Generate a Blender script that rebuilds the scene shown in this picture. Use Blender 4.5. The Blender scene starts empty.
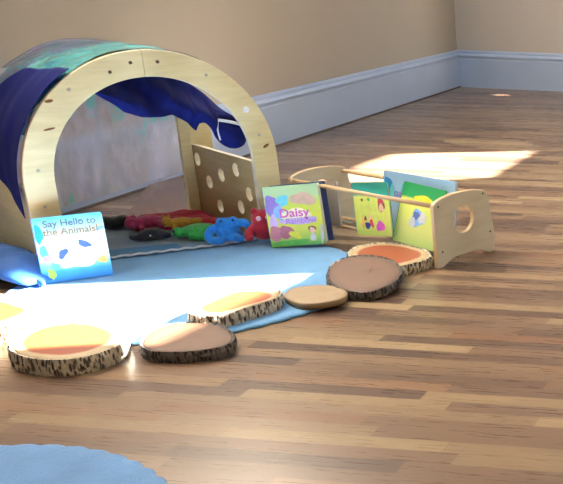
import bpy, bmesh, math, random
from mathutils import Vector, Matrix, noise as mnoise
random.seed(7)
PI = math.pi
scene = bpy.context.scene
col = scene.collection

# ------------------------------------------------------------------ camera
CAM_H = 1.15
f_px, cx, cy = 1026.034, 712.544, 312.293
pit, rol, yaw = 0.33545, 0.01482, -0.11537
F = Vector((math.sin(yaw)*math.cos(pit), math.cos(yaw)*math.cos(pit), -math.sin(pit)))
Rt = Vector((math.cos(yaw), -math.sin(yaw), 0)); Up = Rt.cross(F)
c_, s_ = math.cos(rol), math.sin(rol)
rx = c_*Rt + s_*Up; ry = -s_*Rt + c_*Up
cam_d = bpy.data.cameras.new('camera'); cam = bpy.data.objects.new('camera', cam_d); col.objects.link(cam)
cam.matrix_world = Matrix(((rx.x, ry.x, -F.x, 0), (rx.y, ry.y, -F.y, 0), (rx.z, ry.z, -F.z, CAM_H), (0, 0, 0, 1)))
cam_d.sensor_fit = 'HORIZONTAL'; cam_d.sensor_width = 36.0
cam_d.lens = f_px/563*36.0
cam_d.shift_x = -(cx-281.5)/563; cam_d.shift_y = (cy-242)/563
cam_d.clip_start = 0.05; cam_d.clip_end = 100
scene.camera = cam

# ------------------------------------------------------------------ world, sun, exposure
scene.view_settings.view_transform = 'Standard'; scene.view_settings.look = 'None'
scene.view_settings.gamma = 1.0; scene.view_settings.use_curve_mapping = False
scene.view_settings.exposure = 0.68
w = bpy.data.worlds.new('sky'); scene.world = w; w.use_nodes = True
bg = w.node_tree.nodes['Background']; bg.inputs[0].default_value = (0.50, 0.74, 1.0, 1); bg.inputs[1].default_value = 1.3
SUN_AZ = math.radians(19.3); SUN_EL = math.radians(28)
sun_dir = Vector((math.cos(SUN_AZ)*math.cos(SUN_EL), math.sin(SUN_AZ)*math.cos(SUN_EL), math.sin(SUN_EL)))
sd = bpy.data.lights.new('sun', 'SUN'); sd.energy = 80.0; sd.angle = math.radians(0.7); sd.color = (1.0, 0.97, 0.92)
sun = bpy.data.objects.new('sun', sd); col.objects.link(sun); sun.rotation_euler = sun_dir.to_track_quat('Z', 'Y').to_euler()
sun.location = (4, 4, 4)

# ------------------------------------------------------------------ helpers
def lin(h):
    h = h.lstrip('#'); v = [int(h[i:i+2], 16)/255 for i in (0, 2, 4)]
    return tuple((x/12.92 if x <= .04045 else ((x+.055)/1.055)**2.4) for x in v) + (1,)

class NT:
    def __init__(s, name):
        s.m = bpy.data.materials.new(name); s.m.use_nodes = True
        s.t = s.m.node_tree; s.b = s.t.nodes['Principled BSDF']; s.out = s.t.nodes['Material Output']
    def n(s, typ, **kw):
        nd = s.t.nodes.new(typ)
        for k, v in kw.items():
            if k == 'ins':
                for kk, vv in v.items(): s.put(nd, kk, vv)
            else: setattr(nd, k, v)
        return nd
    def put(s, nd, k, v):
        sock = nd.inputs[k]
        if hasattr(v, 'is_linked') or isinstance(v, bpy.types.NodeSocket): s.t.links.new(v, sock)
        else: sock.default_value = v
    def math(s, op, a, b=0.0, c=None):
        nd = s.n('ShaderNodeMath', operation=op); s.put(nd, 0, a); s.put(nd, 1, b)
        if c is not None: s.put(nd, 2, c)
        return nd.outputs[0]
    def ramp(s, fac, stops, interp='LINEAR'):
        nd = s.n('ShaderNodeValToRGB'); s.put(nd, 'Fac', fac); cr = nd.color_ramp; cr.interpolation = interp
        while len(cr.elements) < len(stops): cr.elements.new(0.5)
        for e, (p, c) in zip(cr.elements, stops): e.position = p; e.color = lin(c) if isinstance(c, str) else c
        return nd.outputs[0]
    def mix(s, fac, a, b, mode='MIX'):
        nd = s.n('ShaderNodeMix', data_type='RGBA', blend_type=mode)
        s.put(nd, 0, fac); s.put(nd, 6, a); s.put(nd, 7, b); return nd.outputs[2]
    def coord(s, scale=(1, 1, 1), which='Object'):
        tc = s.n('ShaderNodeTexCoord'); mp = s.n('ShaderNodeMapping'); s.put(mp, 'Vector', tc.outputs[which]); mp.inputs['Scale'].default_value = scale
        return mp.outputs[0]
    def noise(s, vec, scale, detail=3, rough=.5):
        nd = s.n('ShaderNodeTexNoise'); s.put(nd, 'Vector', vec); nd.inputs['Scale'].default_value = scale
        nd.inputs['Detail'].default_value = detail; nd.inputs['Roughness'].default_value = rough; return nd.outputs['Fac']
    def bump(s, h, strength=.3, dist=.01):
        nd = s.n('ShaderNodeBump'); s.put(nd, 'Height', h); nd.inputs['Strength'].default_value = strength; nd.inputs['Distance'].default_value = dist
        s.t.links.new(nd.outputs[0], s.b.inputs['Normal'])
    def base(s, c): s.put(s.b, 'Base Color', lin(c) if isinstance(c, str) else c)
    def set(s, **kw):
        for k, v in kw.items(): s.put(s.b, {'rough': 'Roughness', 'metal': 'Metallic', 'sheen': 'Sheen Weight', 'spec': 'Specular IOR Level', 'coat': 'Coat Weight'}[k], v)

def simple(name, c, rough=.6, var=.12, nscale=30, bump=0.0, bscale=200, **kw):
    k = NT(name); v = k.coord(); nz = k.noise(v, nscale)
    cc = lin(c); d = tuple(x*(1-var) for x in cc[:3])+(1,); u = tuple(min(1, x*(1+var)) for x in cc[:3])+(1,)
    k.base(k.ramp(nz, [(.3, d), (.7, u)])); k.set(rough=rough, **kw)
    if bump: k.bump(k.noise(v, bscale, 2), bump, .004)
    return k.m

def mesh_obj(name, bm, mat, parent=None, loc=None, smooth=False):
    me = bpy.data.meshes.new(name); bm.normal_update(); bm.to_mesh(me); bm.free()
    for m in (mat if isinstance(mat, (list, tuple)) else [mat]): me.materials.append(m)
    if smooth:
        for p in me.polygons: p.use_smooth = True
    o = bpy.data.objects.new(name, me); col.objects.link(o)
    if parent: o.parent = parent
    if loc is not None: o.location = loc
    return o
def tag(o, label=None, cat=None, group=None, kind=None):
    if label: o['label'] = label
    if cat: o['category'] = cat
    if group: o['group'] = group
    if kind: o['kind'] = kind
    return o
def empty(name, loc, rz=0, label=None, cat=None, group=None):
    o = bpy.data.objects.new(name, None); col.objects.link(o); o.location = loc; o.rotation_euler = (0, 0, rz)
    o.empty_display_size = .1
    return tag(o, label, cat, group)
def bx(bm, x0, x1, y0, y1, z0, z1, mi=0):
    vs = [bm.verts.new((x, y, z)) for x in (x0, x1) for y in (y0, y1) for z in (z0, z1)]
    for q in ((0, 1, 3, 2), (4, 6, 7, 5), (0, 4, 5, 1), (2, 3, 7, 6), (0, 2, 6, 4), (1, 5, 7, 3)):
        bm.faces.new([vs[i] for i in q]).material_index = mi
def prism(bm, pts, fn, t0, t1, mi=0, holes=()):
    """extrude a 2d outline (with holes) : fn(a,b,t) -> 3d"""
    def loopedges(ring, t):
        v = [bm.verts.new(fn(a, b, t)) for a, b in ring]
        e = [bm.edges.new((v[i], v[(i+1) % len(v)])) for i in range(len(v))]
        return v, e
    sides = []
    for t in (t0, t1):
        allv, alle = [], []
        for ring in [pts]+list(holes):
            v, e = loopedges(ring, t); allv.append(v); alle += e
        r = bmesh.ops.triangle_fill(bm, use_beauty=True, use_dissolve=False, edges=alle)
        for g in r['geom']:
            if isinstance(g, bmesh.types.BMFace): g.material_index = mi
        sides.append(allv)
    for va, vb in zip(*sides):
        n = len(va)
        for i in range(n):
            bm.faces.new((va[i], va[(i+1) % n], vb[(i+1) % n], vb[i])).material_index = mi
    bmesh.ops.recalc_face_normals(bm, faces=bm.faces)
def tube(bm, p0, p1, r0, r1=None, n=14, mi=0):
    p0, p1 = Vector(p0), Vector(p1); r1 = r0 if r1 is None else r1
    q = (p1-p0).to_track_quat('Z', 'Y'); a, b = [], []
    for i in range(n):
        d = Vector((math.cos(2*PI*i/n), math.sin(2*PI*i/n), 0)); a.append(bm.verts.new(p0+q@(d*r0))); b.append(bm.verts.new(p1+q@(d*r1)))
    for i in range(n): bm.faces.new((a[i], a[(i+1) % n], b[(i+1) % n], b[i])).material_index = mi
    bm.faces.new(a[::-1]).material_index = mi; bm.faces.new(b).material_index = mi
def ball(bm, c, r, rot=None, seg=18, mi=0):
    r = (r, r, r) if not hasattr(r, '__len__') else r
    M = Matrix.Translation(c) @ (rot.to_4x4() if rot else Matrix.Identity(4)) @ Matrix.Diagonal((*r, 1))
    res = bmesh.ops.create_uvsphere(bm, u_segments=seg, v_segments=max(8, seg*2//3), radius=1, matrix=M)
    for v in res['verts']:
        for fc in v.link_faces: fc.material_index = mi
def curve_tube(bm, pts, rad, n=12, mi=0):
    """chain of overlapping tapered segments along a smoothed path"""
    P = [Vector(p) for p in pts]; R = rad if hasattr(rad, '__len__') else [rad]*len(P)
    S, RR = [], []
    for i in range(len(P)-1):
        a, b, c, d = P[max(i-1, 0)], P[i], P[i+1], P[min(i+2, len(P)-1)]
        for k in range(6):
            t = k/6; S.append(.5*((2*b)+(c-a)*t+(2*a-5*b+4*c-d)*t*t+(3*b-a-3*c+d)*t**3)); RR.append(R[i]*(1-t)+R[i+1]*t)
    S.append(P[-1]); RR.append(R[-1])
    rings = []
    for i, p in enumerate(S):
        tdir = (S[min(i+1, len(S)-1)]-S[max(i-1, 0)]).normalized(); q = tdir.to_track_quat('Z', 'Y')
        rings.append([bm.verts.new(p+q@Vector((math.cos(2*PI*j/n)*RR[i], math.sin(2*PI*j/n)*RR[i], 0))) for j in range(n)])
    # keep rings aligned
    for i in range(len(rings)-1):
        A, B = rings[i], rings[i+1]
        off = min(range(n), key=lambda o: (A[0].co-B[o].co).length)
        rings[i+1] = B[off:]+B[:off]; B = rings[i+1]
        for j in range(n): bm.faces.new((A[j], A[(j+1) % n], B[(j+1) % n], B[j])).material_index = mi
    bm.faces.new(rings[0][::-1]).material_index = mi; bm.faces.new(rings[-1]).material_index = mi
def grid(bm, nu, nv, fn, mi=0, uvfn=None):
    V = [[bm.verts.new(fn(i/nu, j/nv)) for j in range(nv+1)] for i in range(nu+1)]
    for i in range(nu):
        for j in range(nv): bm.faces.new((V[i][j], V[i+1][j], V[i+1][j+1], V[i][j+1])).material_index = mi
    return V
def solidify(o, t, off=0.0):
    m = o.modifiers.new('thickness', 'SOLIDIFY'); m.thickness = t; m.offset = off
def bevel(o, wd=.003, seg=2):
    m = o.modifiers.new('bevel', 'BEVEL'); m.width = wd; m.segments = seg; m.limit_method = 'ANGLE'; m.angle_limit = math.radians(40)
    for p in o.data.polygons: p.use_smooth = False
def interp(x, pts):
    if x <= pts[0][0]: return pts[0][1]
    for (a, b), (c, d) in zip(pts, pts[1:]):
        if x <= c: return b+(d-b)*(x-a)/(c-a)
    return pts[-1][1]
def smooth_closed(pts, k=8):
    out = []; n = len(pts)
    for i in range(n):
        a, b, c, d = [Vector(pts[(i+q) % n]) for q in (-1, 0, 1, 2)]
        for j in range(k):
            t = j/k; out.append(.5*((2*b)+(c-a)*t+(2*a-5*b+4*c-d)*t*t+(3*b-a-3*c+d)*t**3))
    return out

# ------------------------------------------------------------------ materials
def floor_mat():
    k = NT('strip_parquet'); tc = k.n('ShaderNodeTexCoord'); sp = k.n('ShaderNodeSeparateXYZ'); k.put(sp, 0, tc.outputs['Object'])
    X, Y = sp.outputs[0], sp.outputs[1]
    W, LN = 0.058, 0.58
    ys = k.math('DIVIDE', Y, W); row = k.math('FLOOR', ys); fy = k.math('FRACT', ys)
    wn = k.n('ShaderNodeTexWhiteNoise', noise_dimensions='1D'); k.put(wn, 'W', row)
    xs = k.math('DIVIDE', k.math('ADD', X, k.math('MULTIPLY', wn.outputs['Value'], 5.0)), LN)
    colm = k.math('FLOOR', xs); fx = k.math('FRACT', xs)
    cv = k.n('ShaderNodeCombineXYZ'); k.put(cv, 0, row); k.put(cv, 1, colm)
    w2 = k.n('ShaderNodeTexWhiteNoise', noise_dimensions='2D'); k.put(w2, 'Vector', cv.outputs[0])
    r = w2.outputs['Value']
    c = k.ramp(r, [(0, '#564339'), (.14, '#634c3f'), (.32, '#735b4a'), (.5, '#7d624d'), (.68, '#866d55'), (.84, '#9a8263'), (.93, '#795440'), (1, '#aa9372')])
    gv = k.n('ShaderNodeMapping'); k.put(gv, 'Vector', tc.outputs['Object']); gv.inputs['Scale'].default_value = (2.2, 38, 1)
    gofs = k.n('ShaderNodeVectorMath', operation='ADD'); k.put(gofs, 0, gv.outputs[0])
    g3 = k.n('ShaderNodeCombineXYZ'); k.put(g3, 2, k.math('MULTIPLY', r, 40)); k.put(gofs, 1, g3.outputs[0])
    gr = k.noise(gofs.outputs[0], 3.0, 5, .6)
    c = k.mix(k.math('MULTIPLY', k.math('SUBTRACT', gr, .35), .55), c, lin('#6d4c3a'))
    seam = k.math('MAXIMUM', k.math('LESS_THAN', fy, .022), k.math('LESS_THAN', fx, .003))
    c = k.mix(k.math('MULTIPLY', seam, .45), c, lin('#5a3f30'))
    k.base(c); k.set(rough=k.math('ADD', k.math('MULTIPLY', gr, .06), .25), spec=.45)
    k.bump(k.math('SUBTRACT', gr, k.math('MULTIPLY', seam, .6)), .012, .002)
    return k.m
def wall_mat(name, c):
    k = NT(name); v = k.coord(); big = k.noise(v, .8, 2)
    cc = lin(c); k.base(k.ramp(big, [(.3, tuple(x*.95 for x in cc[:3])+(1,)), (.7, tuple(min(1, x*1.05) for x in cc[:3])+(1,))]))
    k.set(rough=.62); k.bump(k.noise(v, 160, 3), .06, .002); return k.m
def pine_mat(name, base, dark, axis=(3, 3, 28), knots=True):
    k = NT(name); v = k.coord(axis); g = k.noise(v, 2.2, 5, .6)
    wv = k.n('ShaderNodeTexWave', bands_direction='X'); k.put(wv, 'Vector', k.coord((axis[0]*.35, axis[1]*.35, axis[2]*.35)))
    wv.inputs['Scale'].default_value = .9; wv.inputs['Distortion'].default_value = 6; wv.inputs['Detail'].default_value = 2
    fac = k.math('MULTIPLY', k.math('ADD', g, k.math('MULTIPLY', wv.outputs['Fac'], .35)), .72)
    c = k.ramp(fac, [(.25, base), (.8, dark)])
    if knots:
        vo = k.n('ShaderNodeTexVoronoi'); k.put(vo, 'Vector', k.coord((1, 1, 1.35))); vo.inputs['Scale'].default_value = 5.5; vo.inputs['Randomness'].default_value = 1
        kn = k.ramp(vo.outputs['Distance'], [(.045, (1, 1, 1, 1)), (.12, (0, 0, 0, 1))])
        c = k.mix(k.math('MULTIPLY', kn, .55), c, lin('#8a5a30'))
    k.base(c); k.set(rough=.42); k.bump(g, .05, .002); return k.m
def film_mat(name, body, streak1, streak2, alpha, scale=4.0, squash=(1, 1, 1), bmp=.25):
    k = NT(name); v = k.coord(squash)
    n1 = k.noise(v, scale, 4, .65); n2 = k.noise(v, scale*2.3, 3, .6)
    c = k.mix(k.ramp(n1, [(.53, (0, 0, 0, 1)), (.58, (1, 1, 1, 1))]), lin(body), lin(streak1))
    c = k.mix(k.ramp(n2, [(.56, (0, 0, 0, 1)), (.66, (1, 1, 1, 1))]), c, lin(streak2))
    k.base(c); k.set(rough=.22, spec=.7)
    a = k.ramp(n1, [(.42, (alpha, alpha, alpha, 1)), (.64, (min(1, alpha+.35),)*3+(1,))]); k.put(k.b, 'Alpha', a)
    k.b.inputs['Thin Film Thickness'].default_value = 420; k.b.inputs['Thin Film IOR'].default_value = 1.5
    k.bump(k.noise(v, scale*4, 3), bmp, .01); return k.m
def cloth_mat(name, c, sheen=.3, weave=600, rough=.75, var=.15, spec=.4):
    k = NT(name); v = k.coord(); nz = k.noise(v, 9, 3); cc = lin(c)
    k.base(k.ramp(nz, [(.3, tuple(x*(1-var) for x in cc[:3])+(1,)), (.7, tuple(min(1, x*(1+var)) for x in cc[:3])+(1,))]))
    k.set(rough=rough, sheen=sheen, spec=spec); k.bump(k.noise(v, weave, 2), .25, .002); return k.m
def plush_mat(name, c):
    k = NT(name); v = k.coord(); cc = lin(c); nz = k.noise(v, 60, 3)
    k.base(k.ramp(nz, [(.3, tuple(x*.75 for x in cc[:3])+(1,)), (.7, tuple(min(1, x*1.2) for x in cc[:3])+(1,))])); k.set(rough=.9, sheen=.35)
    vo = k.n('ShaderNodeTexVoronoi'); k.put(vo, 'Vector', v); vo.inputs['Scale'].default_value = 160; k.bump(vo.outputs['Distance'], .45, .004); return k.m
def rug_mat(name, c):
    k = NT(name); v = k.coord(); cc = lin(c); n1 = k.noise(v, 7, 4, .6); n2 = k.noise(v, 90, 3)
    a = k.ramp(n1, [(.3, tuple(x*.86 for x in cc[:3])+(1,)), (.7, tuple(min(1, x*1.12) for x in cc[:3])+(1,))])
    k.base(k.mix(k.math('MULTIPLY', n2, .3), a, tuple(x*.7 for x in cc[:3])+(1,))); k.set(rough=.95, sheen=.25)
    k.bump(k.math('ADD', n2, k.noise(v, 350, 2)), .6, .006); return k.m
def log_face_mat(name, core, sap, rim, ring=.35, split=.62):
    k = NT(name); at = k.n('ShaderNodeAttribute', attribute_name='rr'); r = at.outputs['Fac']; v = k.coord()
    nz = k.noise(v, 9, 3); rn = k.math('ADD', r, k.math('MULTIPLY', k.math('SUBTRACT', nz, .5), .16))
    c = k.ramp(rn, [(split-.06, core), (split+.03, sap), (.95, rim)])
    rings = k.math('SINE', k.math('MULTIPLY', rn, 95)); rings = k.math('MULTIPLY', k.math('ADD', rings, 1), .5)
    c = k.mix(k.math('MULTIPLY', rings, ring), c, lin('#7a4a30'), 'MULTIPLY')
    c = k.mix(k.math('MULTIPLY', k.ramp(k.noise(v, 26, 4, .7), [(.5, (0, 0, 0, 1)), (.75, (1, 1, 1, 1))]), .35), c, lin('#8c4f30'))
    k.base(c); k.set(rough=.5); k.bump(rings, .08, .002); return k.m
def bark_mat(name, dark, light):
    k = NT(name); v = k.coord((1, 1, .28)); n1 = k.noise(v, 85, 4, .65); vo = k.n('ShaderNodeTexVoronoi'); k.put(vo, 'Vector', v); vo.inputs['Scale'].default_value = 110
    f_ = k.math('MULTIPLY', k.math('ADD', n1, vo.outputs['Distance']), .6)
    k.base(k.ramp(f_, [(.38, dark), (.5, dark), (.62, light)])); k.set(rough=.95); k.bump(f_, .9, .01); return k.m

M_floor = floor_mat()
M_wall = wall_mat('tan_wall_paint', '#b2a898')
M_wall2 = wall_mat('daylit_wall_paint', '#cabfb4')  # same wall paint, lightened for the daylight that falls on the back wall
M_base = simple('white_trim_paint', '#b2c2dc', .45, .03, 4)
M_pine = pine_mat('pine_ply', '#ecdfae', '#d3c28c')
M_pine2 = pine_mat('brown_ply', '#e0c490', '#c6a468', knots=False)
M_birch = pine_mat('birch_ply', '#dcdacb', '#c6c0aa', (3, 3, 20), knots=False)
M_edge = simple('ply_edge', '#f3e6c8', .5, .08)
M_dowel = pine_mat('beech_dowel', '#d8bb92', '#c09c70', (6, 6, 6), knots=False)
M_steel = simple('bolt_steel', '#b9b7ae', .35, .05, metal=.8)
M_darkscrew = simple('dark_bolt', '#4a3b2a', .5, .05)
M_blue = cloth_mat('royal_blue_cloth', '#121b62', .0, 700, .7, .10, .15)
M_whiteband = cloth_mat('white_band_cloth', '#e4e2ea', .1)
M_filmtop = film_mat('iridescent_film_top', '#56617e', '#4a7f90', '#6a5c8c', .78, 3.5, (1, 1, 3))
M_filmteal = film_mat('iridescent_film_teal', '#4fa3a8', '#63aeb0', '#3f8aa4', .78, 4.5, (1, 1, 3))
M_filmback = film_mat('iridescent_film_back', '#f2e8e6', '#a8fbe6', '#f2eef6', .58, 2.6, (3.0, 3.0, 1.1), .07)
M_filmfold = film_mat('film_fold', '#c9c2c4', '#d6dcdc', '#cbc6d8', .6, 4)
M_mat = cloth_mat('pale_blue_mat', '#7d97ad', .2)
M_mattop = cloth_mat('teal_mat_square', '#2f7fb4', .2)
M_matedge = cloth_mat('white_scallop_trim', '#dfe6ee', .2)
M_red = cloth_mat('crimson_cloth', '#b3152f', .1)
M_pillow = cloth_mat('blue_satin', '#3168b4', .1, 500, .6)
M_rug = rug_mat('sky_blue_rug', '#74aee2')
M_rug2 = rug_mat('front_blue_rug', '#6a9ad0')
M_paper = simple('paper_pages', '#ece6da', .7, .05, 80)
M_white = simple('white_card', '#f2f4f4', .4, .02)

# ------------------------------------------------------------------ room shell
YB = 9.028; XL = -3.412; YF = -1.6; ZC = 4.6
bm = bmesh.new(); bx(bm, XL-.3, 3.0, YF, YB+.2, -.1, 0); tag(mesh_obj('floor', bm, M_floor), kind='structure')
def xl(y): return XL-.002+(y-5.9)*.0168      # the left wall runs very slightly off square
bm = bmesh.new(); prism(bm, [(xl(YF), YF), (xl(YB+.2), YB+.2), (XL-.3, YB+.2), (XL-.3, YF)], lambda a, b, t: (a, b, t), 0, ZC); tag(mesh_obj('wall_left', bm, M_wall), kind='structure')
# back wall runs very slightly off square, as measured in the photograph
ANG_B = math.atan2(-.112, .96)
bw = [(XL-.15, YB+.0174), (3.0, YB-.117*6.386), (3.0, YB+.2), (XL-.15, YB+.2)]
BD = Vector((3.0+.15-XL, -.117*6.386-.0174)); BL = BD.length; BD = BD/BL; BO = Vector((XL-.15, YB+.0174)); BNm = Vector((-BD.y, BD.x))
def bfn(a, b, t): p = BO+BD*a+BNm*t; return (p.x, p.y, b)
OP = (1.58, 3.0)      # unseen low opening, added to let a sun patch in along the back wall
bm = bmesh.new(); prism(bm, [(0, 0), (OP[0], 0), (OP[0], .62), (OP[1], .62), (OP[1], 0), (BL, 0), (BL, ZC), (0, ZC)], bfn, 0, .08); tag(mesh_obj('wall_back', bm, M_wall2), kind='structure')
bm = bmesh.new(); bx(bm, XL-.2, 3.0, YF-.2, YF, 0, ZC); tag(mesh_obj('wall_front', bm, M_wall), kind='structure')
# right wall : 4 degrees off the left one, with window openings
WR = Vector((1.2, 4.5)); WD = Vector((math.sin(math.radians(4)), math.cos(math.radians(4))))
WN = Vector((WD.y, -WD.x))          # outwards (+X)
def sun_hit(px, py):
    """point on the right wall that the sun passes on its way to floor point (px,py) -> (t along wall, height)"""
    s2 = Vector((sun_dir.x, sun_dir.y)); A = (WR-Vector((px, py))).dot(WN)/s2.dot(WN)
    q = Vector((px, py))+s2*A; return (q-WR).dot(WD), A*sun_dir.z
wins = []
for (a, b, xs_, xe) in (((-1.905, 3.455), (-2.01, 2.595), 0, -3.02), ((-1.79, 6.12), (-1.82, 5.26), 0, -2.70), ((-1.66, 9.15), (-1.70, 8.36), 0, -2.66)):
    t1, z1 = sun_hit(*a); t0, z0 = sun_hit(*b); top = sun_hit(xe, (a[1]+b[1])/2-.35)[1]
    wins.append((t0, t1, z0, z1, top))
def wfn(a, b, t): p = WR+WD*a+WN*t; return (p.x, p.y, b)
bm = bmesh.new()
prism(bm, [(-6.2, 0), (4.6+.2, 0), (4.8, ZC), (-6.2, ZC)], wfn, 0, .06, holes=[[(a, za), (b, zb_), (b, zt), (a, zt)] for a, b, za, zb_, zt in wins])
tag(mesh_obj('wall_right', bm, M_wall), kind='structure')
for i, (a, b, za, zb_, z1) in enumerate(wins):
    bm = bmesh.new(); o_ = [(a-.07, za-.07), (b+.07, zb_-.07), (b+.07, z1+.07), (a-.07, z1+.07)]; h_ = [(a, za), (b, zb_), (b, z1), (a, z1)]
    prism(bm, o_, wfn, -.02, 0, holes=[h_]); tag(mesh_obj('window_%d' % (i+1), bm, M_base), kind='structure')
bm = bmesh.new(); bx(bm, XL-.2, 3.0, YF-.2, 3.6, ZC, ZC+.1); bx(bm, XL-.2, 3.0, 7.1, YB+.2, ZC, ZC+.1); tag(mesh_obj('ceiling', bm, M_white), kind='structure')   # out of view; the gap between is added to let sky light in
# baseboards: tall board with a moulded cap and a small bead
prof = [(0, 0), (.022, 0), (.022, .245), (.017, .25), (.017, .262), (.026, .266), (.028, .276), (.022, .286), (.012, .294), (.012, .305), (.008, .318), (0, .321)]
bm = bmesh.new(); prism(bm, prof, lambda a, b, t: (xl(t)+a, t, b), YF, YB, 0); tag(mesh_obj('baseboard_left', bm, M_base), kind='structure')
bd = Vector((.9934, -.1148)); bn = Vector((-.1148, -.9934))
bm = bmesh.new(); prism(bm, prof, lambda a, b, t: (XL+bd.x*t+bn.x*a, YB-.005+bd.y*t+bn.y*a, b), 0, 1.39); tag(mesh_obj('baseboard_back', bm, M_base), kind='structure')
# dark strip along the foot of the left baseboard, standing in for gap shadow
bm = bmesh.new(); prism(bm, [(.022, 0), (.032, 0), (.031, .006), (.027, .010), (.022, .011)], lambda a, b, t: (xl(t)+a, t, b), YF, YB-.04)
tag(mesh_obj('shadow_strip_1', bm, simple('dark_shadow_strip', '#5b4a42', .6, .1)), kind='structure')

# ------------------------------------------------------------------ rugs
def rug(name, c, r, th, mat, label, scal=.008, nsc=52):
    bm = bmesh.new(); N = 260
    def rad(a): return r*(1+.012*math.sin(3*a+1)+.008*math.sin(5*a+.4))+scal*abs(math.sin(nsc*a/2))
    rings = []
    for (k, z) in ((1.0, 0.001), (1.002, th*.6), (.985, th), (.9, th*.97), (.6, th*.95), (.3, th*.95)):
        rings.append([bm.verts.new((rad(2*PI*i/N)*k*math.cos(2*PI*i/N), rad(2*PI*i/N)*k*math.sin(2*PI*i/N), z+(0 if k > 1.001 or z < .002 else .0015*mnoise.noise(Vector((k*9*math.cos(2*PI*i/N), k*9*math.sin(2*PI*i/N), 0)))))) for i in range(N)])
    for A, B in zip(rings, rings[1:]):
        for i in range(N): bm.faces.new((A[i], A[(i+1) % N], B[(i+1) % N], B[i]))
    bm.faces.new(rings[-1]); bm.faces.new(rings[0][::-1])
    o = mesh_obj(name, bm, mat, loc=(c[0], c[1], 0), smooth=True); return tag(o, label, 'rug', 'round blue rugs')
rug('round_rug', (-2.264, 3.267), .60, .012, M_rug, 'sky blue round rug under the wooden arch den and picture books, lying in the sun')
rug('round_rug', (-1.799, 1.493), .535, .012, M_rug2, 'round blue rug cut off by the bottom left edge of the picture, on bare floor')

# ------------------------------------------------------------------ log slices
LOGS = [
 ('l1', .05, (-2.221, 2.587), [(-.139,-.067),(-.175,.002),(-.186,.08),(-.16,.139),(-.104,.176),(-.023,.179),(.067,.147),(.142,.087),(.188,.009),(.187,-.056),(.163,-.115),(.116,-.153),(.048,-.164),(-.034,-.146),(-.092,-.116)], 'orange', 'grey', .97,
  'big sunlit log slice with pale rim and grey bark, widest of the row'),
 ('l2', .035, (-1.904, 2.687), [(-.112,-.074),(-.15,.005),(-.155,.085),(-.114,.129),(-.037,.151),(.044,.126),(.117,.065),(.155,.002),(.15,-.05),(.111,-.088),(.056,-.113),(-.006,-.123),(-.058,-.115)], 'brown', 'dark', .97,
  'tan log slice with thin dark bark, half in sun, right beside the big sunlit slice'),
 ('l3', .05, (-1.91, 2.983), [(-.114,-.124),(-.12,-.055),(-.109,.04),(-.086,.121),(-.032,.152),(.025,.161),(.081,.137),(.112,.087),(.112,.034),(.091,-.021),(.064,-.076),(.038,-.129),(-.001,-.164),(-.061,-.164)], 'orange', 'grey', .95,
  'orange cored log slice with furrowed bark at the edge of the sunlit rug'),
 ('l4', .030, (-1.731, 3.15), [(-.107,-.024),(-.117,.041),(-.083,.081),(-.02,.103),(.041,.09),(.094,.042),(.111,-.01),(.098,-.055),(.053,-.094),(-.005,-.104),(-.064,-.071)], 'beige', None, .97,
  'small smooth beige wooden disc without bark'),
 ('l5', .03, (-1.66, 3.375), [(-.13,-.04),(-.155,.05),(-.135,.12),(-.08,.155),(.009,.15),(.09,.1),(.145,.02),(.155,-.07),(.13,-.145),(.08,-.185),(-.004,-.168),(-.084,-.114)], 'brown', 'dark', .97,
  'round brown log slice with a star shaped crack, resting against the orange cored slice'),
 ('l6', .04, (-1.676, 3.635), [(-.173,-.016),(-.191,.083),(-.147,.15),(-.075,.172),(.028,.15),(.118,.091),(.168,.014),(.164,-.056),(.127,-.129),(.078,-.176),(.001,-.176),(-.098,-.114)], 'orange', 'grey', .97,
  'orange cored log slice with grey bark under the front rail of the book crate'),
 ('l7', .05, (-2.637, 2.75), [(.152,.073),(.034,.146),(-.076,.17),(-.171,.133),(-.184,.029),(-.136,-.079),(-.027,-.161),(.093,-.185),(.149,-.097),(.167,-.03)], 'orange', 'brown', .97,
  'sunlit log slice cut off by the left edge of the picture'),
]
FACE = {'orange': log_face_mat('orange_heartwood', '#a34a22', '#c6b08a', '#baa27c', .22, .83),
        'brown': log_face_mat('brown_heartwood', '#72503a', '#6e4b36', '#60402e', .30, .8),
        'beige': log_face_mat('beige_disc_wood', '#a38c6e', '#a58e70', '#9a8265', .12, .8)}
BARK = {'grey': bark_mat('furrowed_bark', '#5a534b', '#cfc5b2'), 'dark': bark_mat('thin_dark_bark', '#33302f', '#6d6866'),
        'brown': bark_mat('brown_bark', '#6a4a34', '#c2a684')}
M_beigeside = simple('beige_disc_side', '#96805f', .6, .08, 25)
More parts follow.
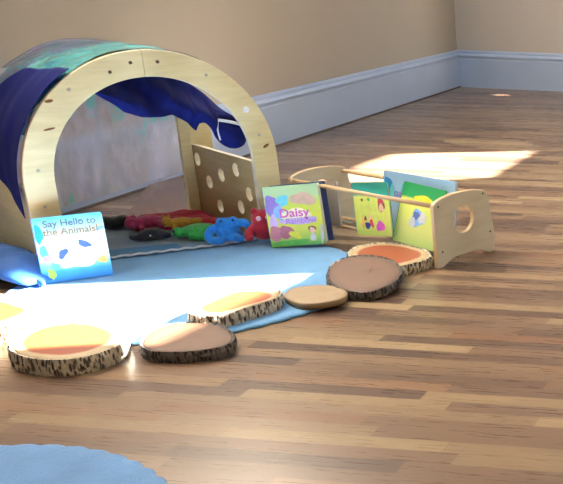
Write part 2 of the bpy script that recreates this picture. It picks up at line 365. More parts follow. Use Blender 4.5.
def log_slice(key, h, c, pts, face, bark, k, label):
    zb = .0125 if key in ('l3', 'l4') else 0
    h -= zb*.6
    root = empty('log_slice', (c[0], c[1], zb), 0, label, 'log slice', 'log slice stepping stones')
    ring = [p*k for p in smooth_closed([Vector((x, y)) for x, y in pts], 12)]
    # resample evenly
    L = [0]
    for i in range(len(ring)): L.append(L[-1]+(ring[(i+1) % len(ring)]-ring[i]).length)
    N = 200; ev = []; j = 0
    for i in range(N):
        t = L[-1]*i/N
        while L[j+1] < t: j += 1
        a = (t-L[j])/max(1e-9, L[j+1]-L[j]); ev.append(ring[j].lerp(ring[(j+1) % len(ring)], a))
    bt = 0.0 if bark is None else (.011 if bark == 'dark' else .014)
    # wood body: face with concentric rings of vertices carrying radius attribute
    bm = bmesh.new(); lay = bm.verts.layers.float.new('rr'); rs = [1.0, .97, .9, .8, .7, .6, .5, .4, .3, .2, .1]
    def P(p, kk, z): q = p*(1-bt/max(.05, p.length))*kk; return (q.x, q.y, z)
    rows = []
    for kk in rs:
        row = []
        for p in ev:
            v = bm.verts.new(P(p, kk, h-(.002 if kk == 1.0 else 0))); v[lay] = kk; row.append(v)
        rows.append(row)
    cv = bm.verts.new((0, 0, h)); cv[lay] = 0
    for A, B in zip(rows, rows[1:]):
        for i in range(N): bm.faces.new((A[i], A[(i+1) % N], B[(i+1) % N], B[i]))
    for i in range(N): bm.faces.new((rows[-1][i], rows[-1][(i+1) % N], cv))
    low = []
    for p in ev:
        v = bm.verts.new(P(p, 1.0 if bark else .985, .001)); v[lay] = 1; low.append(v)
    if bark is None:
        mid = []
        for p in ev:
            v = bm.verts.new(P(p, 1.012, h*.5)); v[lay] = 1; mid.append(v)
        for A, B in ((mid, rows[0]), (low, mid)):
            for i in range(N): bm.faces.new((A[i], A[(i+1) % N], B[(i+1) % N], B[i])).material_index = 1
    else:
        for i in range(N): bm.faces.new((low[i], low[(i+1) % N], rows[0][(i+1) % N], rows[0][i]))
    bm.faces.new(low[::-1])
    mesh_obj('wood', bm, [FACE[face], M_beigeside], root, smooth=(bark is None))
    if bark:
        bm = bmesh.new(); zs = [0.0, .12, .3, .5, .7, .88, 1.0]; rr = []
        amp = .004 if bark == 'dark' else .007
        for zi, zz in enumerate(zs):
            row = []
            for i, p in enumerate(ev):
                d = amp*(mnoise.noise(Vector((p.x*70, p.y*70, zz*2+hash(key) % 1*0)))+.5*mnoise.noise(Vector((p.x*150, p.y*150, zz*4))))
                bow = -.004*abs(zz-.5)*2
                q = p*(1+(d+bow)/p.length); row.append(bm.verts.new((q.x, q.y, zz*(h+.001))))
            rr.append(row)
        inn_t = [bm.verts.new(P(p, 1.0, h-.002)) for p in ev]; inn_b = [bm.verts.new(P(p, 1.0, 0.0)) for p in ev]
        seq = [inn_b]+rr+[inn_t]
        for A, B in zip(seq, seq[1:]):
            for i in range(N): bm.faces.new((A[i], A[(i+1) % N], B[(i+1) % N], B[i]))
        mesh_obj('bark', bm, BARK[bark], root)
    return root
log_roots = {L_[0]: log_slice(*L_) for L_ in LOGS}
# the brown slice leans with its far side on the slice by the crate
log_roots['l5'].rotation_euler = (math.radians(6.5), 0, 0); log_roots['l5'].location.z = .022
# star crack in the brown slice (a shallow dark split)
bm = bmesh.new()
for a in (.4, 1.9, 3.6, 5.0):
    p = Vector((.035*math.cos(a), .045*math.sin(a)+.01)); n_ = Vector((-math.sin(a), math.cos(a)))*.0022; o0 = Vector((0.02, .01))
    vs = [bm.verts.new((q.x, q.y, .0304)) for q in (o0-n_, o0+p, o0+n_)]; bm.faces.new(vs)
mesh_obj('star_crack', bm, simple('crack_dark', '#5d3a28', .8, .05), log_roots['l5'])

# ------------------------------------------------------------------ arch play frame
L0 = Vector((-2.83372, 3.25265)); U = Vector((.60727, .79450)); D = Vector((-.79450, .60727))
RZ = math.atan2(U.y, U.x)           # local x = U (across), local y = D (depth), local z up
DEP = .62; AC, AZ, RO, RI = .4555, .335, .4535, .3555
den = empty('arch_play_frame', (L0.x, L0.y, 0), RZ, 'pine plywood arch play frame standing against the tan wall, draped with blue cloth and film', 'play frame')
def half(side, y0, y1, ri=RI):
    pts = []; n = 34
    # outline in (x,z): outer from foot up to apex, then inner back down
    for i in range(n+1):
        a = PI/2*i/n; pts.append((AC-side*RO*math.cos(a), AZ+RO*math.sin(a)))
    for i in range(n, -1, -1):
        a = PI/2*i/n; pts.append((AC-side*ri*math.cos(a), AZ+ri*math.sin(a)))
    pts = [(AC-side*RO, 0)]+pts+[(AC-side*ri, 0)]
    pts = [(x+(0.0009*side*-1 if abs(x-AC) < 1e-6 else 0), z) for x, z in pts]
    bm = bmesh.new(); prism(bm, pts, lambda a, b, t: (a, t, b), y0, y1)
    for fc in bm.faces:
        if abs(fc.normal.y) < .5: fc.material_index = 1
    o = mesh_obj('arch_half', bm, [M_pine, M_edge], den); bevel(o, .003, 2); return o
half(1, 0, .025); half(-1, 0, .025); half(1, DEP-.025, DEP); half(-1, DEP-.025, DEP)
# side panels between the arches, the right one with round holes
holes = [(.545, .264), (.455, .175), (.324, .225), (.18, .268), (.378, .079), (.177, .109), (.085, .178)]
def circ(c, r, n=28): return [(c[0]+r*math.cos(2*PI*i/n), c[1]+r*math.sin(2*PI*i/n)) for i in range(n)]
for nm, x0, hl in (('side_panel', .812, holes), ('side_panel', .012, holes)):
    bm = bmesh.new()
    top = .325
    outl = [(.026, .0), (DEP-.026, 0), (DEP-.026, top-.01), (DEP-.034, top), (.034, top), (.026, top-.01)]
    prism(bm, outl, lambda a, b, t: (t, a, b), x0, x0+.02, holes=[circ(c, .029) for c in hl] if x0 > .5 else [])
    for fc in bm.faces:
        if abs(fc.normal.x) < .5: fc.material_index = 1
    mesh_obj(nm, bm, [M_pine2 if x0 > .5 else M_pine, M_edge if x0 > .5 else M_pine], den)
# upright battens at the rear inside corners (the pale post seen behind the panel)
for x0 in (.762, .105):
    bm = bmesh.new(); bx(bm, x0, x0+.046, DEP-.05, DEP-.026, 0, .46); bevel(mesh_obj('corner_post', bm, M_pine, den), .003)
# cross dowels under the arches
for a in (35, 72):
    p = (AC-.405*math.cos(math.radians(a)), AZ+.405*math.sin(math.radians(a)))
    bm = bmesh.new(); tube(bm, (p[0], .025, p[1]), (p[0], DEP-.025, p[1]), .012); mesh_obj('cross_dowel', bm, M_dowel, den, smooth=True)
def polar(a, r=.405): return (AC-r*math.cos(math.radians(a)), AZ+r*math.sin(math.radians(a)))
for (x, z), m in [(polar(8), M_steel), (polar(52, .418), M_steel), (polar(73, .398), M_darkscrew), (polar(84, .412), M_darkscrew), (polar(97, .41), M_darkscrew), (polar(122, .41), M_steel), (polar(166, .402), M_steel),
                  ((.052, .17), M_steel), ((.052, .26), M_steel), ((.86, .20), M_steel), ((.86, .09), M_steel)]:
    bm = bmesh.new(); tube(bm, (x, .0015, z), (x, -.003, z), .0065, .0055, 16); mesh_obj('bolt', bm, m, den)
x, z = polar(150, .405); bm = bmesh.new(); tube(bm, (x, .001, z), (x, -.0025, z), .013, .012, 20); mesh_obj('white_cap', bm, M_white, den)
# knots: small dark inlays in the face of the pine
M_knot = simple('pine_knot', '#7b4b22', .5, .2, 60)
for (x, z), r, rr in [(polar(173, .415), (.014, .006), .5), (polar(42, .44), (.014, .006), 0.1), (polar(30, .395), (.020, .004), .15)]:
    bm = bmesh.new(); vs = [bm.verts.new((x+r[0]*math.cos(t)*math.cos(rr)-r[1]*math.sin(t)*math.sin(rr), -.0006, z+r[0]*math.cos(t)*math.sin(rr)+r[1]*math.sin(t)*math.cos(rr))) for t in [2*PI*i/16 for i in range(16)]]
    bm.faces.new(vs); mesh_obj('knot', bm, M_knot, den)

# --- cloths and films hung on the frame (own top-level things; local frame same as the den)
def S(s, off):
    if s < AZ: return (AC-RO-off, s)
    a = (s-AZ)/RO; return (AC-(RO+off)*math.cos(a), AZ+(RO+off)*math.sin(a))
def hang(name, label, cat, group=None): return empty(name, (L0.x, L0.y, 0), RZ, label, cat, group)
SHEAR = -.055
drape = hang('blue_drape', 'royal blue cloth draped over the left shoulder and inside top of the arch play frame', 'cloth')
bm = bmesh.new()
def ext(i, j):
    d = .004+j*.466
    st = interp(d, [(0, .80), (.36, .76), (.47, .60)]); sb = .225+.58*d
    s = sb+(st-sb)*i
    fold = .005*math.sin(d*17+s*9)+.0016*math.sin(d*55-s*12)
    x, z = S(s, .016+fold*min(1, 8*d)); return (x, d, z)
grid(bm, 50, 60, ext)
def under(i, j):     # liner under the roof then the swag hanging just behind the front arch
    x = .18+i*.625
    a = math.acos(max(-1, min(1, (AC-x)/.372))) if abs(AC-x) < .372 else 0
    ztop = AZ+.372*math.sin(a)+.012
    zb = interp(x, [(.18, .62), (.27, .655), (.339, .602), (.384, .561), (.43, .541), (.467, .534), (.558, .533), (.60, .50), (.634, .462), (.645, .492), (.66, .497), (.68, .47), (.703, .435), (.712, .515), (.76, .512), (.82, .49), (.87, .45)])
    zb = min(zb, ztop-.01)
    if j < .4:
        t = j/.4; d = DEP-.05-t*(DEP-.05-.16); return (x, d, ztop-.016+.004*math.sin(x*40+d*20))
    t = (j-.4)/.6; z = ztop-.05*(1-t)**2*0+(zb-ztop)*t
    z = (ztop-.016)*(1-t)+zb*t
    fold = .022*math.sin(x*34+z*38)+.014*math.sin(x*70-z*25+1)
    return (x, .16-.11*min(1, t*1.4)+fold*math.sin(t*PI*.75)*.9, z)
grid(bm, 110, 50, under)
o = mesh_obj('cloth_sheet', bm, M_blue, drape, smooth=True); solidify(o, .002)
# pouch of bunched cloth under a white band at the right
pol = [(.722, .492), (.70, .455), (.715, .412), (.75, .382), (.785, .378), (.812, .392), (.826, .43), (.82, .468)]
bm = bmesh.new(); ring = smooth_closed([Vector(p) for p in pol], 6); c0 = Vector((.765, .435))
rows = []
for kk, y in ((1, .075), (.98, .06), (.8, .045), (.5, .038), (.2, .036)):
    rows.append([bm.verts.new((c0.x+(p-c0).x*kk, y+.006*math.sin(40*p.x+30*p.y)*(kk < .95), c0.y+(p-c0).y*kk)) for p in ring])
for A, B in zip(rows, rows[1:]):
    for i in range(len(ring)): bm.faces.new((A[i], A[(i+1) % len(ring)], B[(i+1) % len(ring)], B[i]))
bm.faces.new(rows[-1]); bm.faces.new(rows[0][::-1])
mesh_obj('bunched_pouch', bm, M_blue, drape, smooth=True)
bm = bmesh.new()
curve_tube(bm, [(.715, .05, .50), (.76, .045, .488), (.815, .05, .468)], .006, 8); curve_tube(bm, [(.716, .055, .50), (.708, .05, .465), (.712, .05, .42)], .0035, 8)
mesh_obj('white_band', bm, M_whiteband, drape, smooth=True)

roof = hang('iridescent_film', 'purple and teal iridescent film stretched over the top of the arch play frame', 'film')
bm = bmesh.new()
def rf(i, j):
    s = .52+i*.75; d = .012+j*(DEP-.004); w_ = .006*math.sin(s*22+d*9)+.004*math.sin(d*30+s*8)
    x, z = S(s, .004+max(-.002, w_*.5)); return (x, d, z)
V = grid(bm, 60, 40, rf)
for fc in bm.faces:
    c = fc.calc_center_median(); fc.material_index = 1 if c.y < .36+.05*math.sin(c.x*12) else 0
o = mesh_obj('film_sheet', bm, [M_filmtop, M_filmteal], roof, smooth=True)

back = hang('iridescent_curtain', 'clear shimmering film curtain hanging across the back of the arch play frame', 'film')
bm = bmesh.new()
def bk(i, j):
    x = .085+i*.66; zb = .115+.085*(x-.245)/.5*1.0+.015; zt = .70
    z = zb+(zt-zb)*j; return (x, DEP-.075+.006*math.sin(x*22+z*4)+.004*math.sin(x*47-z*9), z)
grid(bm, 60, 40, bk); mesh_obj('film_sheet', bm, M_filmback, back, smooth=True)
bm = bmesh.new()
def bk2(i, j):
    x = .60+i*.14; z = .20-j*(.165+.02*i)-.02*(1-i); return (x-.0*j+.12*(1-i)*(1-j)*0-.16*(1-i)*j, DEP-.07-.02*j-.02*math.sin(i*PI)*j, z)
grid(bm, 16, 16, bk2); mesh_obj('loose_fold', bm, M_filmfold, back, smooth=True)

# the tunnel runs back very slightly askew
for root in (den, drape, roof, back):
    for o in root.children:
        for v in o.data.vertices: v.co.x += SHEAR*v.co.y
# ------------------------------------------------------------------ inside the den: mat, red cloth, soft toys
def dl(u, d): p = L0+U*u+D*d; return (p.x, p.y)
TOPR = .0125
matt = empty('padded_mat', (L0.x, L0.y, 0), RZ, 'pale blue padded mat with a white scalloped edge inside the arch play frame', 'mat')
def fe(x): return interp(x, [(.11, .085), (.267, .05), (.60, -.03), (.80, -.05)])
bm = bmesh.new()
def mt(i, j): x = .112+i*.655; y0 = fe(x); y = y0+(DEP-.085-y0)*j; return (x, y, TOPR+.012+.0015*math.sin(x*60)*math.sin(y*60))
V = grid(bm, 60, 30, mt); o = mesh_obj('mat_pad', bm, M_mat, matt, smooth=True); solidify(o, .0115, -1)
bm = bmesh.new()
for i in range(90):
    x0 = .112+i*.685/90; x1 = x0+.685/90; xm = (x0+x1)/2
    tube(bm, (x0, fe(x0)-.003, TOPR+.010+.002*math.sin(i*.9)), (x1, fe(x1)-.003, TOPR+.010+.002*math.sin(i*.9+.9)), .0045, .0045, 8)
mesh_obj('scalloped_edge', bm, M_matedge, matt, smooth=True)
bm = bmesh.new()
def sq(i, j): x = .13+i*.36; y = fe(x)+.008+j*(.10-.02*i); return (x, y, TOPR+.0142)
grid(bm, 20, 6, sq); mesh_obj('teal_square', bm, M_mattop, matt)
redc = empty('red_cloth', (L0.x, L0.y, 0), RZ, 'crumpled dark red cloth under the soft toys at the back of the den', 'cloth')
bm = bmesh.new()
def rc(i, j):
    x = .44+i*.33; y = .27+.10*(1-i)-.10*i+j*(.25-.10*(1-i)+.10*i); e = min(i, 1-i, j, 1-j)
    return (x, y, TOPR+.016+min(1, e*6)*(.018+.014*mnoise.noise(Vector((x*18, y*18, 3)))+.02*j))
grid(bm, 40, 30, rc); o = mesh_obj('cloth_sheet', bm, M_red, redc, smooth=True); solidify(o, .002, 1)

def toy(name, px_loc, rz, label, build, mat, eyes=(), eye_mat=None, z=TOPR+.013, voxel=.004, sc=1.0):
    root = empty(name, (px_loc[0]-.02, px_loc[1]+.035, z), rz, label, 'soft toy', 'soft toys in the arch den')
    bm = bmesh.new(); build(bm); bmesh.ops.scale(bm, vec=(sc, sc, sc), verts=bm.verts); o = mesh_obj('body', bm, mat, root, smooth=True)
    m = o.modifiers.new('skin', 'REMESH'); m.mode = 'VOXEL'; m.voxel_size = voxel; m.use_smooth_shade = True
    m = o.modifiers.new('soften', 'SMOOTH'); m.iterations = 6; m.factor = .5
    for c, r, em in eyes:
        bm = bmesh.new(); ball(bm, [q*sc for q in c], r*sc, seg=12); mesh_obj('eye', bm, em, root, smooth=True)
    return root
M_eye_d = simple('black_eye', '#141418', .3, .02); M_eye_w = simple('pale_eye', '#f0c8d4', .5, .02); M_eye_c = simple('cream_eye', '#e8e2d0', .5, .02)
# faces point to local -y; facing camera
FACE_RZ = math.radians(32)
def octo(bm):
    ball(bm, (0, 0, .062), (.052, .042, .044)); ball(bm, (0, .0, .03), (.058, .045, .032))
    ball(bm, (-.024, -.012, .096), (.020, .018, .016)); ball(bm, (.024, -.012, .096), (.020, .018, .016))
    curve_tube(bm, [(-.035, -.01, .07), (-.066, -.018, .062), (-.082, -.024, .032), (-.062, -.036, .016), (-.02, -.042, .014)], [.018, .018, .018, .017, .014])
    curve_tube(bm, [(.035, -.01, .075), (.066, -.015, .082), (.088, -.02, .058), (.084, -.03, .034), (.066, -.034, .034)], [.018, .018, .018, .016, .013])
    curve_tube(bm, [(0, -.02, .03), (.03, -.04, .02), (.058, -.044, .015)], [.02, .017, .014])
    curve_tube(bm, [(-.03, .03, .03), (-.05, .06, .015)], [.018, .012])
bl = dl(.695, .065)
toy('soft_toy', (-2.392, 3.728), FACE_RZ, 'bright blue soft toy with looped arms, sitting at the front right of the den', octo, plush_mat('blue_plush', '#1c7fd8'),
    [((-.024, -.029, .099), .0055, M_eye_d), ((.024, -.029, .099), .0055, M_eye_d)], sc=.92)
def redt(bm):
    ball(bm, (0, 0, .045), (.05, .04, .045)); ball(bm, (0, 0, .08), (.042, .035, .034)); ball(bm, (-.028, 0, .108), (.013, .012, .014)); ball(bm, (.028, 0, .108), (.013, .012, .014))
    curve_tube(bm, [(-.04, -.01, .05), (-.055, -.025, .03), (-.05, -.04, .014)], [.016, .016, .013]); curve_tube(bm, [(.04, -.01, .05), (.055, -.025, .03), (.05, -.04, .014)], [.016, .016, .013])
toy('soft_toy', (-2.258, 3.77), math.radians(30), 'dark red soft toy with two pale eyes, between blue toy and picture book', redt, plush_mat('red_plush', '#b0142c'),
    [((-.016, -.031, .088), .009, M_eye_w), ((.016, -.031, .090), .009, M_eye_w)], sc=1.12)
def turtle(bm):
    ball(bm, (0, 0, .024), (.06, .045, .022)); ball(bm, (-.06, -.01, .026), (.020, .018, .018)); curve_tube(bm, [(-.03, -.03, .016), (.01, -.05, .014), (.06, -.04, .014)], [.014, .014, .010]); curve_tube(bm, [(.03, .02, .016), (.07, .03, .014), (.085, .02, .012)], [.014, .012, .008])
toy('soft_toy', (-2.54, 3.76), math.radians(38), 'bright green flat soft toy lying in front of the yellow one', turtle, plush_mat('green_plush', '#2fa84a'), [((-.074, -.022, .034), .004, M_eye_d)], sc=1.25)
def yell(bm):
    ball(bm, (0, 0, .034), (.06, .035, .024)); ball(bm, (-.058, -.01, .044), (.026, .024, .024)); ball(bm, (-.07, 0, .072), (.007, .006, .010)); ball(bm, (-.046, .0, .074), (.007, .006, .010))
    curve_tube(bm, [(.03, -.01, .03), (.07, -.012, .034), (.095, -.01, .036)], [.02, .018, .012]); curve_tube(bm, [(-.03, -.02, .02), (-.035, -.04, .01)], [.014, .011])
toy('soft_toy', (-2.672, 3.84), math.radians(40), 'mustard yellow soft toy with small ears lying behind the green one', yell, plush_mat('yellow_plush', '#c8962e'), z=TOPR+.022, sc=.86)
def dark(bm):
    ball(bm, (0, 0, .026), (.072, .05, .024)); ball(bm, (.0, -.005, .042), (.045, .035, .016)); curve_tube(bm, [(-.05, -.02, .02), (-.085, -.02, .022), (-.095, 0, .026)], [.016, .013, .01]); curve_tube(bm, [(.05, -.02, .018), (.085, -.02, .018)], [.016, .010])
toy('soft_toy', (-2.708, 3.702), math.radians(38), 'charcoal grey flat soft toy lying in front of the pink one', dark, plush_mat('charcoal_plush', '#2b2e3a'), [((-.01, -.046, .030), .005, M_eye_c)], sc=.82)
def pink(bm):
    ball(bm, (0, 0, .035), (.075, .042, .032)); ball(bm, (-.068, -.01, .036), (.034, .03, .030)); ball(bm, (-.08, .0, .066), (.010, .008, .010)); ball(bm, (-.055, 0, .068), (.010, .008, .010)); curve_tube(bm, [(.04, -.03, .03), (.06, -.05, .02), (.05, -.065, .014)], [.02, .017, .013]); curve_tube(bm, [(-.03, -.03, .02), (-.03, -.055, .012)], [.016, .012])
toy('soft_toy', (-2.82, 3.84), math.radians(38), 'deep pink soft toy with round head lying at the back left of the den', pink, plush_mat('pink_plush', '#b0396c'), z=TOPR+.016, sc=.86)
def dgreen(bm):
    ball(bm, (0, 0, .026), (.065, .045, .026)); ball(bm, (.03, -.01, .034), (.034, .032, .024)); ball(bm, (-.03, -.01, .034), (.034, .032, .024))
toy('soft_toy', (-2.965, 3.83), math.radians(38), 'blackish green soft toy next to the pink one, partly behind a picture book', dgreen, plush_mat('blackish_green_plush', '#1d2b2c'))

# ------------------------------------------------------------------ blue cushion at the left edge
cush = empty('cushion', (-3.045, 3.262, .0125), math.radians(158), 'shiny blue cushion lying beside the left leg of the arch play frame', 'cushion')
bm = bmesh.new()
def cu(top):
    def fn(i, j):
        a, b = 2*i-1, 2*j-1
        pin = (1-.16*(1-abs(a)**2)*abs(b)**6*0)
        x = a*.32*(1-.10*(1-b*b)*abs(a)**4*0); y = b*.105*(1-.55*max(0, (abs(a)-.35)/.65)**1.6)
        hgt = max(0, (1-abs(a)**2.4)*(1-b*b))**.6
        z = .048+(.06 if top else -.044)*hgt+.006*mnoise.noise(Vector((x*22, y*22, 5)))*hgt*(1 if top else 0)
        return (x, y, z-.035*max(0, abs(a)-.6)/.4)
    return fn
grid(bm, 60, 30, cu(True)); grid(bm, 60, 30, cu(False)); bmesh.ops.remove_doubles(bm, verts=bm.verts, dist=.0008); bmesh.ops.recalc_face_normals(bm, faces=bm.faces)
mesh_obj('cover', bm, M_pillow, cush, smooth=True)
bm = bmesh.new(); curve_tube(bm, [(-.31, 0, .016), (-.33, 0, .012), (-.345, .006, .008)], [.012, .010, .004], 8); mesh_obj('corner_tuft', bm, M_pillow, cush, smooth=True)

# ------------------------------------------------------------------ book crate
B0 = Vector((-1.4774, 3.6082)); AX = Vector((-.9100, .4146)); EX = Vector((.4146, .9100)); LB = .84
# local x = EX (across), local y = AX (length), z up
CR = math.atan2(EX.y, EX.x)
crate = empty('book_crate', (B0.x, B0.y, 0), CR, 'low wooden book crate with round hand holes and dowel rails, holding picture books', 'book crate')
endp = [(a*1.035, b) for a, b in [(0, 0), (.03, 0), (.075, .022), (.10, .026), (.20, .026), (.225, .022), (.27, 0), (.30, 0), (.31, .045), (.304, .10), (.285, .225), (.275, .25), (.262, .258), (.21, .270), (.15, .274), (.10, .274), (.05, .268), (.018, .258), (.004, .248), (0, .24)]]
for y0 in (0, LB-.018):
    bm = bmesh.new(); prism(bm, endp, lambda a, b, t: (a, t, b), y0, y0+.018, holes=[circ((.153, .166), .054, 36)])
    for fc in bm.faces:
        if abs(fc.normal.y) < .5: fc.material_index = 1
    o = mesh_obj('end_panel', bm, [M_birch, M_dowel], crate); bevel(o, .003)
for (x, z) in ((.014, .240), (.270, .240)):
    bm = bmesh.new(); tube(bm, (x, .014, z), (x, LB-.014, z), .0085); mesh_obj('rail', bm, M_dowel, crate, smooth=True)
for (x, z) in ((.10, .052), (.20, .052)):
    bm = bmesh.new(); tube(bm, (x, .014, z), (x, LB-.014, z), .007); mesh_obj('base_rail', bm, M_dowel, crate, smooth=True)
for x, z in ((.024, .238), (.264, .246), (.293, .085), (.03, .06)):
    bm = bmesh.new(); tube(bm, (x, .001, z), (x, -.002, z), .004, .0035, 12); mesh_obj('screw', bm, M_darkscrew, crate)

# ------------------------------------------------------------------ books
def art_blob(bm, c, r, rot, mi, n=26, wob=.12, seed=0, y=-.0):
    ph = seed*1.7; vs = []
    for i in range(n):
        t = 2*PI*i/n; k = 1+wob*math.sin(3*t+ph)+wob*.5*math.sin(5*t+ph*2)
        a, b = r[0]*k*math.cos(t), r[1]*k*math.sin(t)
        vs.append(bm.verts.new((c[0]+a*math.cos(rot)-b*math.sin(rot), y, c[1]+a*math.sin(rot)+b*math.cos(rot))))
    f_ = bm.faces.new(vs); f_.material_index = mi; f_.normal_update()
    if f_.normal.y > 0: f_.normal_flip()
def inkmat(name, c): return simple(name, c, .42, .10, 40)
def text_part(name, body, parent, size, loc, mat, rotz=0, sx=1.0):
    cu_ = bpy.data.curves.new(name, 'FONT'); cu_.body = body; cu_.size = size; cu_.extrude = .0002; cu_.align_x = 'CENTER'; cu_.offset = size*.018
    tmp = bpy.data.objects.new(name, cu_); col.objects.link(tmp)
    dg = bpy.context.evaluated_depsgraph_get(); me = bpy.data.meshes.new_from_object(tmp.evaluated_get(dg))
    bpy.data.objects.remove(tmp); me.materials.clear(); me.materials.append(mat)
    me.transform(Matrix.Translation(loc) @ Matrix.Rotation(PI/2, 4, 'X') @ Matrix.Rotation(rotz, 4, 'Z') @ Matrix.Diagonal((sx, 1, 1, 1)))
    o = bpy.data.objects.new(name, me); col.objects.link(o); o.parent = parent; return o
def grad_mat(name, stops, scale=6, dist=.10, axis=2, span=.22):
    """printed cover: colour bands along height blended by noise"""
    k = NT(name); tc = k.n('ShaderNodeTexCoord'); sp = k.n('ShaderNodeSeparateXYZ'); k.put(sp, 0, tc.outputs['Object'])
    n_ = k.noise(tc.outputs['Object'], scale*3, 3); t = k.math('ADD', k.math('DIVIDE', sp.outputs[axis], span), k.math('MULTIPLY', k.math('SUBTRACT', n_, .5), dist*2))
    k.base(k.ramp(t, stops)); k.set(rough=.35); return k.m
def rounded(w_, h_, r, n=6):
    pts = []
    for (cx_, cz_, a0) in ((w_-r, h_-r, 0), (r, h_-r, 90), (r, r, 180), (w_-r, r, 270)):
        for i in range(n+1):
            a = math.radians(a0+90*i/n); pts.append((cx_+r*math.cos(a), cz_+r*math.sin(a)))
    return pts
def book(name, w_, h_, th, label, cover_mat, back_mat, group=None, cat='book', r=.006, lean=0, loc=(0, 0, 0), rz=0, roll=0, ajar=0):
    root = empty(name, loc, rz, label, cat, group); root.rotation_euler = (lean, roll, rz)
    bm = bmesh.new(); prism(bm, rounded(w_, h_, r), lambda a, b, t: (a, t, b), 0, .0022); cov = mesh_obj('front_cover', bm, cover_mat, root)
    bm = bmesh.new(); prism(bm, rounded(w_-.004, h_-.006, r), lambda a, b, t: (a+.001, t, b+.003), .0023, th-.0023); mesh_obj('pages', bm, M_paper, root)
    bm = bmesh.new(); prism(bm, rounded(w_, h_, r), lambda a, b, t: (a, t, b), th-.0022, th); bk = mesh_obj('back_cover', bm, back_mat, root)
    if ajar: bk.location = (.022, 0, 0); bk.rotation_euler = (0, 0, ajar)
    bm = bmesh.new(); bx(bm, -.0022, 0, 0, th, .002, h_-.002); mesh_obj('spine', bm, back_mat, root)
    return root, cov
I = {k: inkmat('ink_'+k, c) for k, c in dict(limeback='#dbe36e', slate='#75828c', ochre='#b58d5e', teal='#35b9b4', white='#fbfcfc', cyan='#5fc8ee', blue='#2f8fe0', navyfin='#5a74c0', pink='#e6a6d0', orange='#f4c06a', cream='#fbefc4', grey='#8f97a0', tan='#d8b49a', rose='#c77a8c', rose2='#b5657c',
     yellow='#dfe03a', lime='#b9d84a', green='#5cc04a', purple='#9a7fd0', violet='#b98ae0', lilac='#d8b8ea', magenta='#dd5fc8', skin='#f0c8a8', brown='#8a5a3c', red='#d6485a', navy='#2f4a8c', aqua='#70d0dc', dgreen='#1f9a5c', sky='#88b8ee', lgrey='#cfd4d8').items()}
def art(parent, items, mats, y=-.0004, name='cover_picture'):
    bm = bmesh.new()
    for n_, (c, r, rot, mk, sd_) in enumerate(items): art_blob(bm, c, r, rot, mats.index(mk), seed=sd_, y=y-.00006*n_)
    return mesh_obj(name, bm, [I[m] for m in mats], parent)

# animal picture book leaning against the left leg of the arch
g1 = grad_mat('animal_book_cover', [(0, '#2f8fe4'), (.16, '#45a6ee'), (.27, '#8fdcf0'), (.36, '#e6f8f6'), (.62, '#f6fbf2'), (.84, '#c8f2f4'), (1, '#6fd4ea')], 7, .06, 2, .225)
W1, H1 = .216, .232
b1 = Vector((-2.755, 3.162)); b1d = Vector((.165, .137)).normalized(); rz1 = math.atan2(b1d.y, b1d.x)
bk1, cov1 = book('picture_book', W1, H1, .022, 'pale blue animal picture book leaning against the left leg of the arch play frame', g1, I['blue'], 'picture books propped on the rug', lean=math.radians(-13), loc=(b1.x, b1.y, .0135), rz=rz1, r=.009)
art(cov1, [((.013, .175), (.012, .034), .0, 'teal', 1), ((.02, .105), (.012, .03), .2, 'aqua', 3), ((.11, .075), (.066, .034), .0, 'white', 2), ((.115, .115), (.034, .032), 0, 'white', 5), ((.075, .098), (.021, .011), .9, 'navyfin', 2), ((.145, .125), (.021, .011), -.5, 'navyfin', 4),
           ((.026, .085), (.016, .012), .4, 'pink', 1), ((.193, .062), (.016, .013), 0, 'orange', 6), ((.165, .152), (.03, .008), .2, 'cream', 3), ((.20, .175), (.014, .006), .3, 'sky', 1), ((.19, .135), (.012, .006), 0, 'lilac', 2), ((.03, .03), (.012, .02), .1, 'lime', 1), ((.045, .055), (.015, .012), .1, 'aqua', 5)],
    ['teal', 'aqua', 'white', 'navyfin', 'pink', 'orange', 'cream', 'sky', 'lilac', 'lime'])
text_part('title', 'Say Hello to', cov1, .033, (.112, -.0012, .196), I['slate']); text_part('title', 'the Animals!', cov1, .034, (.112, -.0012, .166), I['ochre'])

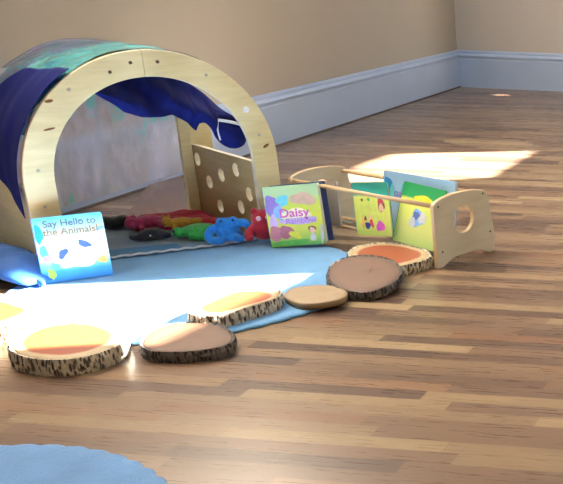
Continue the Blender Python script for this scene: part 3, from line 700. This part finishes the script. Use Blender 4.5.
# pink and yellow picture book standing ajar in front of the crate
g2 = grad_mat('garden_book_cover', [(0, '#57b84a'), (.14, '#a8d050'), (.3, '#d3dc48'), (.55, '#dfe23c'), (.8, '#d2e050'), (1, '#b8d8a0')], 9, .10, 2, .21)
W2, H2 = .214, .243
b2 = Vector((-2.216, 3.734)); b2d = Vector((.21, .046)).normalized(); rz2 = math.atan2(b2d.y, b2d.x)
bk2_, cov2 = book('picture_book', W2, H2, .045, 'pink and yellow picture book with navy back standing between arch frame and crate', g2, I['navy'], 'picture books propped on the rug', lean=math.radians(-7), loc=(b2.x, b2.y, .0135), rz=rz2, r=.004, ajar=math.radians(14), roll=math.radians(-4.5))
art(cov2, [((.028, .165), (.030, .042), 0, 'purple', 1), ((.05, .135), (.02, .03), .3, 'sky', 3), ((.07, .185), (.024, .022), .5, 'aqua', 4), ((.024, .10), (.016, .03), 0, 'lilac', 2), ((.15, .185), (.052, .024), -.15, 'tan', 2), ((.115, .125), (.06, .024), -.05, 'cream', 2), ((.125, .10), (.075, .014), .0, 'lilac', 3),
           ((.03, .055), (.03, .03), 0, 'rose', 1), ((.068, .058), (.028, .026), .2, 'rose2', 5), ((.10, .045), (.026, .012), -.5, 'yellow', 2), ((.168, .062), (.015, .015), 0, 'brown', 4), ((.168, .058), (.011, .012), 0, 'skin', 1), ((.168, .030), (.011, .017), 0, 'lgrey', 2), ((.205, .04), (.007, .04), -.1, 'lgrey', 1), ((.085, .016), (.07, .010), 0, 'green', 3), ((.155, .108), (.004, .004), 0, 'navy', 3)],
    ['purple', 'sky', 'aqua', 'lilac', 'tan', 'cream', 'rose', 'rose2', 'yellow', 'brown', 'skin', 'lgrey', 'green', 'navy'])
text_part('title', 'Daisy', cov2, .048, (.108, -.0018, .118), I['magenta'], 0, 1.1); text_part('title', 'Rainbow', cov2, .031, (.130, -.0018, .090), I['violet'], 0, 1.1)

# books inside the crate; local book x runs along -AX (towards the near end), facing -EX
def crate_pt(u, a, z): p = B0+EX*u+AX*a; return (p.x, p.y, z)
rzc = math.atan2(-AX.y, -AX.x)
g3 = grad_mat('lime_book_cover', [(0, '#c2d870'), (.2, '#d6e070'), (.7, '#e0e66c'), (.74, '#3aae98'), (1, '#339c8e')], 7, .02, 2, .225)
bk3, cov3 = book('picture_book', .208, .215, .010, 'lime green picture book with a teal top band, standing in the crate', g3, I['teal'], 'picture books in the crate', lean=math.radians(-5), loc=crate_pt(.06, .512, .043), rz=rzc, roll=math.radians(-7))
art(cov3, [((.105, .09), (.085, .068), 0, 'limeback', 2), ((.16, .125), (.02, .026), 0, 'brown', 1), ((.16, .115), (.014, .016), 0, 'skin', 2), ((.16, .14), (.018, .010), 0, 'red', 2), ((.045, .052), (.010, .022), 0, 'orange', 1), ((.07, .042), (.016, .014), 0, 'navy', 4), ((.095, .052), (.010, .020), .3, 'red', 3), ((.145, .04), (.026, .020), .2, 'magenta', 2), ((.06, .07), (.008, .01), 0, 'brown', 2), ((.09, .075), (.008, .01), 0, 'skin', 2), ((.05, .145), (.008, .006), 0, 'brown', 3), ((.09, .147), (.008, .006), 0, 'green', 3)],
    ['limeback', 'brown', 'skin', 'red', 'orange', 'navy', 'magenta', 'green'])
g4 = grad_mat('flower_book_cover', [(0, '#b4d884'), (.25, '#d2de88'), (.72, '#dee66c'), (.76, '#e2e870'), (.8, '#35a962'), (1, '#2c9c58')], 7, .02, 2, .235)
bk4, cov4 = book('picture_book', .225, .242, .010, 'yellow green picture book with bright green top and blue flower, standing in the crate', g4, I['dgreen'], 'picture books in the crate', lean=math.radians(-19), loc=crate_pt(.075, .325, .048), rz=rzc, roll=math.radians(3))
art(cov4, [((.11, .11), (.035, .035), 0, 'sky', 1), ((.135, .115), (.022, .022), .3, 'lgrey', 2), ((.10, .12), (.018, .016), 0, 'navyfin', 4), ((.085, .09), (.016, .02), .2, 'lgrey', 3), ((.12, .19), (.05, .012), 0, 'yellow', 2)], ['sky', 'lgrey', 'navyfin', 'yellow'])
g5 = grad_mat('blue_book_cover', [(0, '#a8b8d4'), (.4, '#b9cbe6'), (.75, '#b0d2f4'), (1, '#9cc6f2')], 7, .12, 2, .25)
bk5, cov5 = book('picture_book', .40, .262, .014, 'large light blue picture book standing behind the green one in the crate', g5, I['sky'], 'picture books in the crate', lean=math.radians(-9), loc=crate_pt(.155, .475, .035), rz=rzc)
art(cov5, [((.03, .20), (.026, .038), .2, 'blue', 1), ((.05, .18), (.014, .03), 0, 'aqua', 2), ((.125, .185), (.022, .045), .1, 'cyan', 3)], ['blue', 'aqua', 'cyan'])
text_part('title', 'oa', cov5, .045, (.085, -.0012, .165), I['purple'])
g6 = grad_mat('pale_grey_cover', [(0, '#938a80'), (.5, '#a39a90'), (1, '#b5aca2')], 7, .1, 2, .2)
book('picture_book', .16, .185, .010, 'plain pale grey picture book at the far end of the crate behind the pink one', g6, I['lgrey'], 'picture books in the crate', lean=math.radians(-6), loc=crate_pt(.06, .77, .045), rz=rzc, roll=math.radians(-8))
